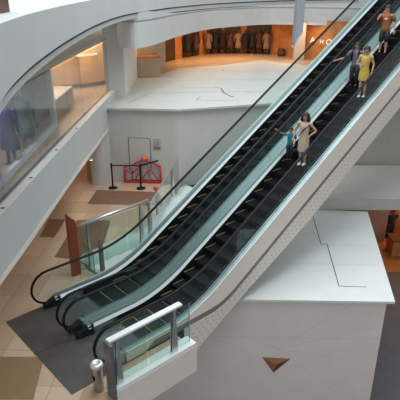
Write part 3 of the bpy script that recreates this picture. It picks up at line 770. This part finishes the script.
def person(loc, rz, H, label, spec):
    """local frame: faces -Y, right hand at -X. arms: (elbow, wrist) in units of H"""
    e = empty('person', loc, label, 'person', 'people riding down the right escalator', rz)
    h = H
    def v(x, y, z): return (x*h, y*h, z*h)
    fem = spec.get('female', False)
    hip, ches, sh = (.062, .072, .100) if fem else (.060, .085, .118)
    wch = []
    torso = [(v(0, 0, .50), (hip*h*1.15, .062*h)), (v(0, 0, .58), (hip*h*.98, .052*h)), (v(0, -.004, .66), (ches*h*.95, .058*h)), (v(0, 0, .75), (ches*h, .056*h)),
             (v(0, 0, .81), (.062*h, .045*h)), (v(0, -.004, .85), (.032*h, .032*h)), (v(0, -.010, .885), (.044*h, .050*h)), (v(0, -.012, .935), (.052*h, .060*h)), (v(0, -.006, .975), (.040*h, .046*h))]
    feet = spec['feet']; knees = spec['knees']
    chains = [torso]
    for k, sd in enumerate((-1, 1)):
        fx, fy = feet[k]; kx, ky = knees[k]
        chains.append([0, (v(sd*.052, 0, .47), (.058*h, .058*h)), (v(kx*.6+sd*.02, ky*.5, .37), .046*h), (v(kx, ky, .275), .036*h), (v(lerp((kx, ky, 0), (fx, fy, 0), .4).x, lerp((kx, ky, 0), (fx, fy, 0), .4).y, .19), .034*h), (v(fx, fy, .055), .022*h), (v(fx, fy-.03, .022), (.026*h, .020*h)), (v(fx+sd*.008, fy-.10, .014), (.026*h, .013*h))])
    for k, sd in enumerate((-1, 1)):
        el, wr = spec['arms'][k]
        chains.append([3, (v(sd*sh*.85, 0, .805), .034*h), (v(sd*sh*1.05, .0, .785), .033*h), (v(*lerp((sd*sh*1.05, 0, .785), el, .5)), .027*h), (v(*el), .022*h), (v(*lerp(el, wr, .5)), .020*h), (v(*wr), .014*h)])
    body = skinned(chains)
    bm = bmesh.new(); bm.from_mesh(body)
    # hands: palm + four fingers + thumb, joined into the body mesh
    for k, sd in enumerate((-1, 1)):
        el, wr = spec['arms'][k]; w_ = Vector(v(*wr)); d = (Vector(wr)-Vector(el)).normalized()
        if k in spec.get('droop', ()): d = (d+Vector((0, 0, -.7))).normalized()
        ref = Vector((0, -1, 0)) if abs(d.y) < .7 else Vector((0, 0, 1))
        s_ = d.cross(ref).normalized(); nrm = s_.cross(d)
        ch = [[(w_-d*.01*h, .012*h), (w_+d*.022*h, (.020*h, .010*h)), (w_+d*.042*h, (.021*h, .010*h))]]
        for i in range(4):
            b0_ = w_+d*.044*h+s_*(i-1.5)*.0105*h; ln = (.036, .042, .040, .030)[i]*h
            ch.append([2, (b0_, .0056*h), (b0_+d*ln*.55-nrm*.004*h, .005*h), (b0_+d*ln-nrm*.014*h, .004*h)])
        t0 = w_+d*.014*h+s_*.018*h*(-sd)
        ch.append([1, (t0, .007*h), (t0+d*.016*h+s_*.014*h*(-sd), .006*h), (t0+d*.034*h+s_*.018*h*(-sd), .005*h)])
        hm_ = skinned(ch, sub=1); bm.from_mesh(hm_)
    # ears and nose
    for c_, r_ in ((v(-.058, 0, .93), v(.008, .014, .020)), (v(.058, 0, .93), v(.008, .014, .020)), (v(0, -.070, .922), v(.009, .013, .016))):
        tm = bmesh.new(); bmesh.ops.create_uvsphere(tm, u_segments=8, v_segments=6, radius=1)
        for q in tm.verts: q.co = Vector((c_[0]+q.co.x*r_[0], c_[1]+q.co.y*r_[1], c_[2]+q.co.z*r_[2]))
        me_ = bpy.data.meshes.new('x'); tm.to_mesh(me_); tm.free(); bm.from_mesh(me_)
    bm.to_mesh(body); bm.free(); mk('body', body, 'skin', e)
    for sd in (-1, 1): mb('eye').ell(v(sd*.021, -.061, .938), v(.009, .006, .006), 8, 6).build('eye', e)
    mb('lip').ell(v(0, -.062, .900), v(.018, .007, .005), 8, 6).build('mouth', e)
    # hair
    hc = v(0, .004, .945)
    def cut(c): return c.y < hc[1]-.025*h and c.z < .958*h
    hr = mb('hair').ell(hc, v(.068, .078, .070), 18, 14, cut)
    if spec.get('hair') == 'long':
        for a in range(-5, 6):
            an = R(90+a*19); x_, y_ = math.cos(an)*.052, math.sin(an)*.050
            hr.tube([v(x_, y_, .965), v(x_*1.25, y_*1.2+.004, .91), v(x_*1.35, y_*1.15+.006, .85), v(x_*1.2, y_+.01, .795)], [.022*h, .026*h, .024*h, .008*h], 8)
    elif spec.get('hair') == 'tied':
        hr.ell(v(0, .07, .955), v(.030, .030, .032))
    hr.build('hair', e)
    top = spec['top']; bot = spec.get('bottom')
    if spec.get('dress'):
        z0 = spec.get('hem', .30)
        prof = [(.100, .078, z0), (.102, .080, z0+.08), (.098, .076, .50), (.090, .07, .54), (.074, .062, .61), (.084, .068, .68), (.096, .072, .745), (.088, .060, .80), (.060, .048, .822)]
        rings = []
        for rx, ry, z in prof:
            rings.append([v(math.cos(a*math.pi/10)*rx*(1+.04*math.sin(a*3)*(z < .5)), math.sin(a*math.pi/10)*ry, z) for a in range(20)])
        d_ = mb(top).rings(rings, cap=False); d_.build('dress', e)
        for sd in (-1, 1):
            mb(top).tube([v(sd*.05, 0, .82), v(sd*.108, 0, .805), v(sd*.125, 0, .77)], [.026*h, .033*h, .030*h], 10).build('sleeve', e)
    else:
        prof = [(.088, .070, .455), (.090, .070, .54), (.084, .068, .62), (.096, .074, .70), (.106, .074, .77), (.098, .062, .81), (.050, .044, .838)]
        mb(top).rings([[v(math.cos(a*math.pi/10)*rx, math.sin(a*math.pi/10)*ry, z) for a in range(20)] for rx, ry, z in prof]).build('shirt', e)
        for k, sd in enumerate((-1, 1)):
            el, wr = spec['arms'][k]; s0 = (sd*sh*.9, 0, .80); m1 = lerp((sd*sh*1.05, 0, .785), el, .75)
            mb(top).tube([v(*s0), v(sd*sh*1.08, 0, .785), v(*m1)], [.042*h, .044*h, .040*h], 10).build('sleeve', e)
        zc = spec.get('leg_to', .07)
        g = mb(bot).rings([[v(math.cos(a*math.pi/10)*rx, math.sin(a*math.pi/10)*ry, z) for a in range(20)] for rx, ry, z in ((.088, .07, .44), (.084, .066, .50), (.078, .06, .53))])
        for k, sd in enumerate((-1, 1)):
            fx, fy = feet[k]; kx, ky = knees[k]
            pts = [(sd*.045, 0, .48), (kx*.8+sd*.01, ky*.5, .37), (kx, ky, .275), (fx, fy, .07)]
            if zc > .2: pts = pts[:3]; pts[2] = (kx, ky, zc)
            g.tube([v(*q) for q in pts], [.066*h, .060*h, .050*h, .040*h][:len(pts)], 12)
        g.build('shorts' if zc > .2 else 'trousers', e)
    for k in (0, 1):
        fx, fy = feet[k]
        sh_ = mb(spec.get('shoe', 'black')).ell(v(fx, fy-.045, .022), v(.030, .078, .023)); sh_.build('shoe', e)
    return e
def cloth(n, c): M[n] = mat(n, c, .8, var=.08, scale=10)
cloth('cream_dress', (.60, .50, .40)); cloth('teal_shirt', (.02, .22, .30)); cloth('dark_trousers', (.025, .03, .035))
cloth('yellow_dress', (.62, .46, .10)); cloth('violet_grey_shirt', (.17, .16, .22)); cloth('rust_shirt', (.36, .11, .045)); cloth('black_shorts', (.02, .022, .028))
cloth('white_shoe', (.7, .68, .64)); cloth('brown_bag', (.08, .05, .035))
def stepz(x):   # tread height of the step under x
    d = .4; xx = XC+.02; last = 0
    while xx < x: last = nos(xx+.2); lx = xx; xx += .4*math.cos(math.atan((nos(xx+.45)-nos(xx+.4))/.05)) if nos(xx+.4) > 0 else .4
    return last+.003, lx
def spot(x): z, lx = stepz(x); return lx+.16, z
RZ = R(-90+18)     # facing down the escalator, turned a little to the open side
x, z = spot(6.78)
w1 = person((x, -.80, z), RZ, 1.36, 'long-haired woman in a cream dress standing behind the child in teal', dict(female=True, dress=True, top='cream_dress', hem=.27, hair='long', shoe='white_shoe',
    feet=[(-.035, -.02), (.05, 0)], knees=[(-.035, -.03), (.045, -.02)], arms=[((-.175, -.02, .66), (-.17, -.10, .53)), ((.215, .03, .68), (.13, -.08, .60))]))
mb('black').tube([(.115*1.36, -.02, 1.08), (.0, -.115, .95), (-.12, -.10, .76)], .014, 6).build('bag_strap', w1)
x, z = spot(6.62)
person((x, -.38, z), RZ, .90, 'small child in a teal shirt with one arm stretched to the handrail', dict(top='teal_shirt', bottom='dark_trousers', shoe='black',
    feet=[(-.05, 0), (.05, 0)], knees=[(-.05, -.01), (.05, -.01)], arms=[((-.26, -.02, .80), (-.40, -.05, .88)), ((.16, 0, .66), (.14, -.07, .54))]))
x, z = spot(9.25); x += .12
w2 = person((x, -.80, z), RZ, 1.37, 'woman in a short yellow dress with one arm bent across her waist', dict(female=True, dress=True, top='yellow_dress', hem=.34, hair='tied', shoe='white_shoe',
    feet=[(-.04, -.02), (.05, 0)], knees=[(-.04, -.02), (.045, -.02)], arms=[((-.165, -.03, .65), (-.04, -.14, .66)), ((.165, 0, .66), (.16, -.08, .52))]))
x, z = spot(9.45)
m1 = person((x, -.36, z), RZ, 1.22, 'man in violet-grey shirt with dark backpack straps reaching for the handrail', dict(top='violet_grey_shirt', bottom='dark_trousers', shoe='black',
    feet=[(-.06, 0), (.06, 0)], knees=[(-.055, -.01), (.055, -.01)], arms=[((-.23, -.05, .66), (-.40, -.16, .60)), ((.17, 0, .65), (.16, -.07, .52))]))
bp_ = mb('blackbox')
for sd in (-1, 1): bp_.tube([(sd*.08, .06, 1.06), (sd*.085, -.06, 1.11), (sd*.09, -.115, .98), (sd*.10, -.09, .78), (sd*.115, .02, .72)], .022, 8)
bp_.ell((0, .15, .92), (.15, .085, .21)); bp_.build('backpack', m1)
x, z = spot(10.82)
m2 = person((x, -.38, z), RZ, 1.36, 'man in a rust-orange shirt and black shorts, topmost on the escalator', dict(top='rust_shirt', bottom='black_shorts', leg_to=.26, shoe='browndark' if False else 'black',
    feet=[(-.06, 0), (.06, -.02)], knees=[(-.055, -.01), (.06, -.03)], arms=[((-.17, -.10, .70), (-.06, -.16, .84)), ((.18, 0, .65), (.19, -.05, .50))]))
o = mb('white_shoe').ell((0, -.108, .99), (.045, .006, .03)).build('shirt_print', m2); o['label'] = 'pale print on the chest'
mb('blackbox').ell((0, .15, .92), (.13, .08, .20)).build('backpack', m2)
# figure in the lower shop
qx, qy = onz(389, 238, -3.4)
p5 = person((qx, qy, -3.4), R(150), 1.45, 'person in dark clothes standing in the lower shop at the right edge', dict(top='dark_trousers', bottom='dark_trousers', shoe='black',
    feet=[(-.07, 0), (.07, 0)], knees=[(-.06, 0), (.06, 0)], arms=[((-.16, 0, .65), (-.15, -.06, .52)), ((.16, 0, .65), (.15, -.06, .52))]))
del p5['group']

# ------------------------------------------------------------------ lights
def area(name, loc, size, energy, col, rot=(0, 0, 0), sy=None):
    l = bpy.data.lights.new(name, 'AREA'); l.energy = energy; l.color = col; l.size = size
    if sy: l.shape = 'RECTANGLE'; l.size_y = sy
    o = bpy.data.objects.new(name, l); COL.objects.link(o); o.location = loc; o.rotation_euler = rot; return o
area('skylight', (5, 1, 16), 14, 2600, (.93, .98, 1.0), sy=14)
for i, (x, y) in enumerate(((15.3, 13.4), (17.4, 13.5), (19.0, 12.9), (20.1, 9.6))):
    area('shop_light', (x, y, 4.9), 1.2, 58, (1, .56, .24))
area('kiosk_light', (10.6, 11.6, 4.85), .8, 45, (1, .66, .36))
for i, (x, y) in enumerate(((3.6, 7.6), (5.9, 9.9), (7.6, 10.4))):
    area('room_light', (x, y, 4.9), .8, 45, (1, .70, .42))
area('window_light', (.2, 3.2, 4.7), .8, 30, (.95, .93, 1))
for i, (x, y) in enumerate(((3.2, 9.6), (6, 10.2), (0.5, 6.5))):
    area('passage_light', (x, y, 2.1), .8, 12, (1, .60, .32))
area('lower_shop_light', (15.8, .2, -.2), 1.2, 55, (1, .5, .2))
# visible spot fittings
for i, (px, py, z) in enumerate(((91, 159, 2.16), )):
    x, y = onz(px, py+1, z)
    lampdisc(x, y, 2.19, 'round warm ceiling spot in the passage under the white parapet', None)

w = bpy.data.worlds.new('World'); SC.world = w; w.use_nodes = True
nt = w.node_tree; bg = nt.nodes['Background']
tc = nt.nodes.new('ShaderNodeTexCoord'); sp = nt.nodes.new('ShaderNodeSeparateXYZ'); rp = nt.nodes.new('ShaderNodeValToRGB')
mr = nt.nodes.new('ShaderNodeMapRange'); mr.inputs['From Min'].default_value = -1; mr.inputs['From Max'].default_value = 1
nt.links.new(tc.outputs['Generated'], sp.inputs[0]); nt.links.new(sp.outputs[2], mr.inputs['Value']); nt.links.new(mr.outputs[0], rp.inputs['Fac'])
rp.color_ramp.elements[0].position = .3; rp.color_ramp.elements[0].color = (.22, .20, .19, 1)
rp.color_ramp.elements[1].position = .9; rp.color_ramp.elements[1].color = (.78, .84, .88, 1)
el = rp.color_ramp.elements.new(.55); el.color = (.60, .60, .60, 1)
nt.links.new(rp.outputs[0], bg.inputs['Color']); bg.inputs['Strength'].default_value = 1.0

# ------------------------------------------------------------------ camera
cam = bpy.data.cameras.new('camera'); co = bpy.data.objects.new('camera', cam); COL.objects.link(co)
cam.sensor_width = 36; cam.sensor_fit = 'HORIZONTAL'; cam.lens = 501.3/400*36
co.location = C0
co.rotation_euler = Matrix((rv, upv, -fw)).transposed().to_euler()
SC.camera = co
SC.view_settings.view_transform = 'Standard'; SC.view_settings.look = 'None'
SC.view_settings.exposure = -.18; SC.view_settings.gamma = 1; SC.view_settings.use_curve_mapping = False
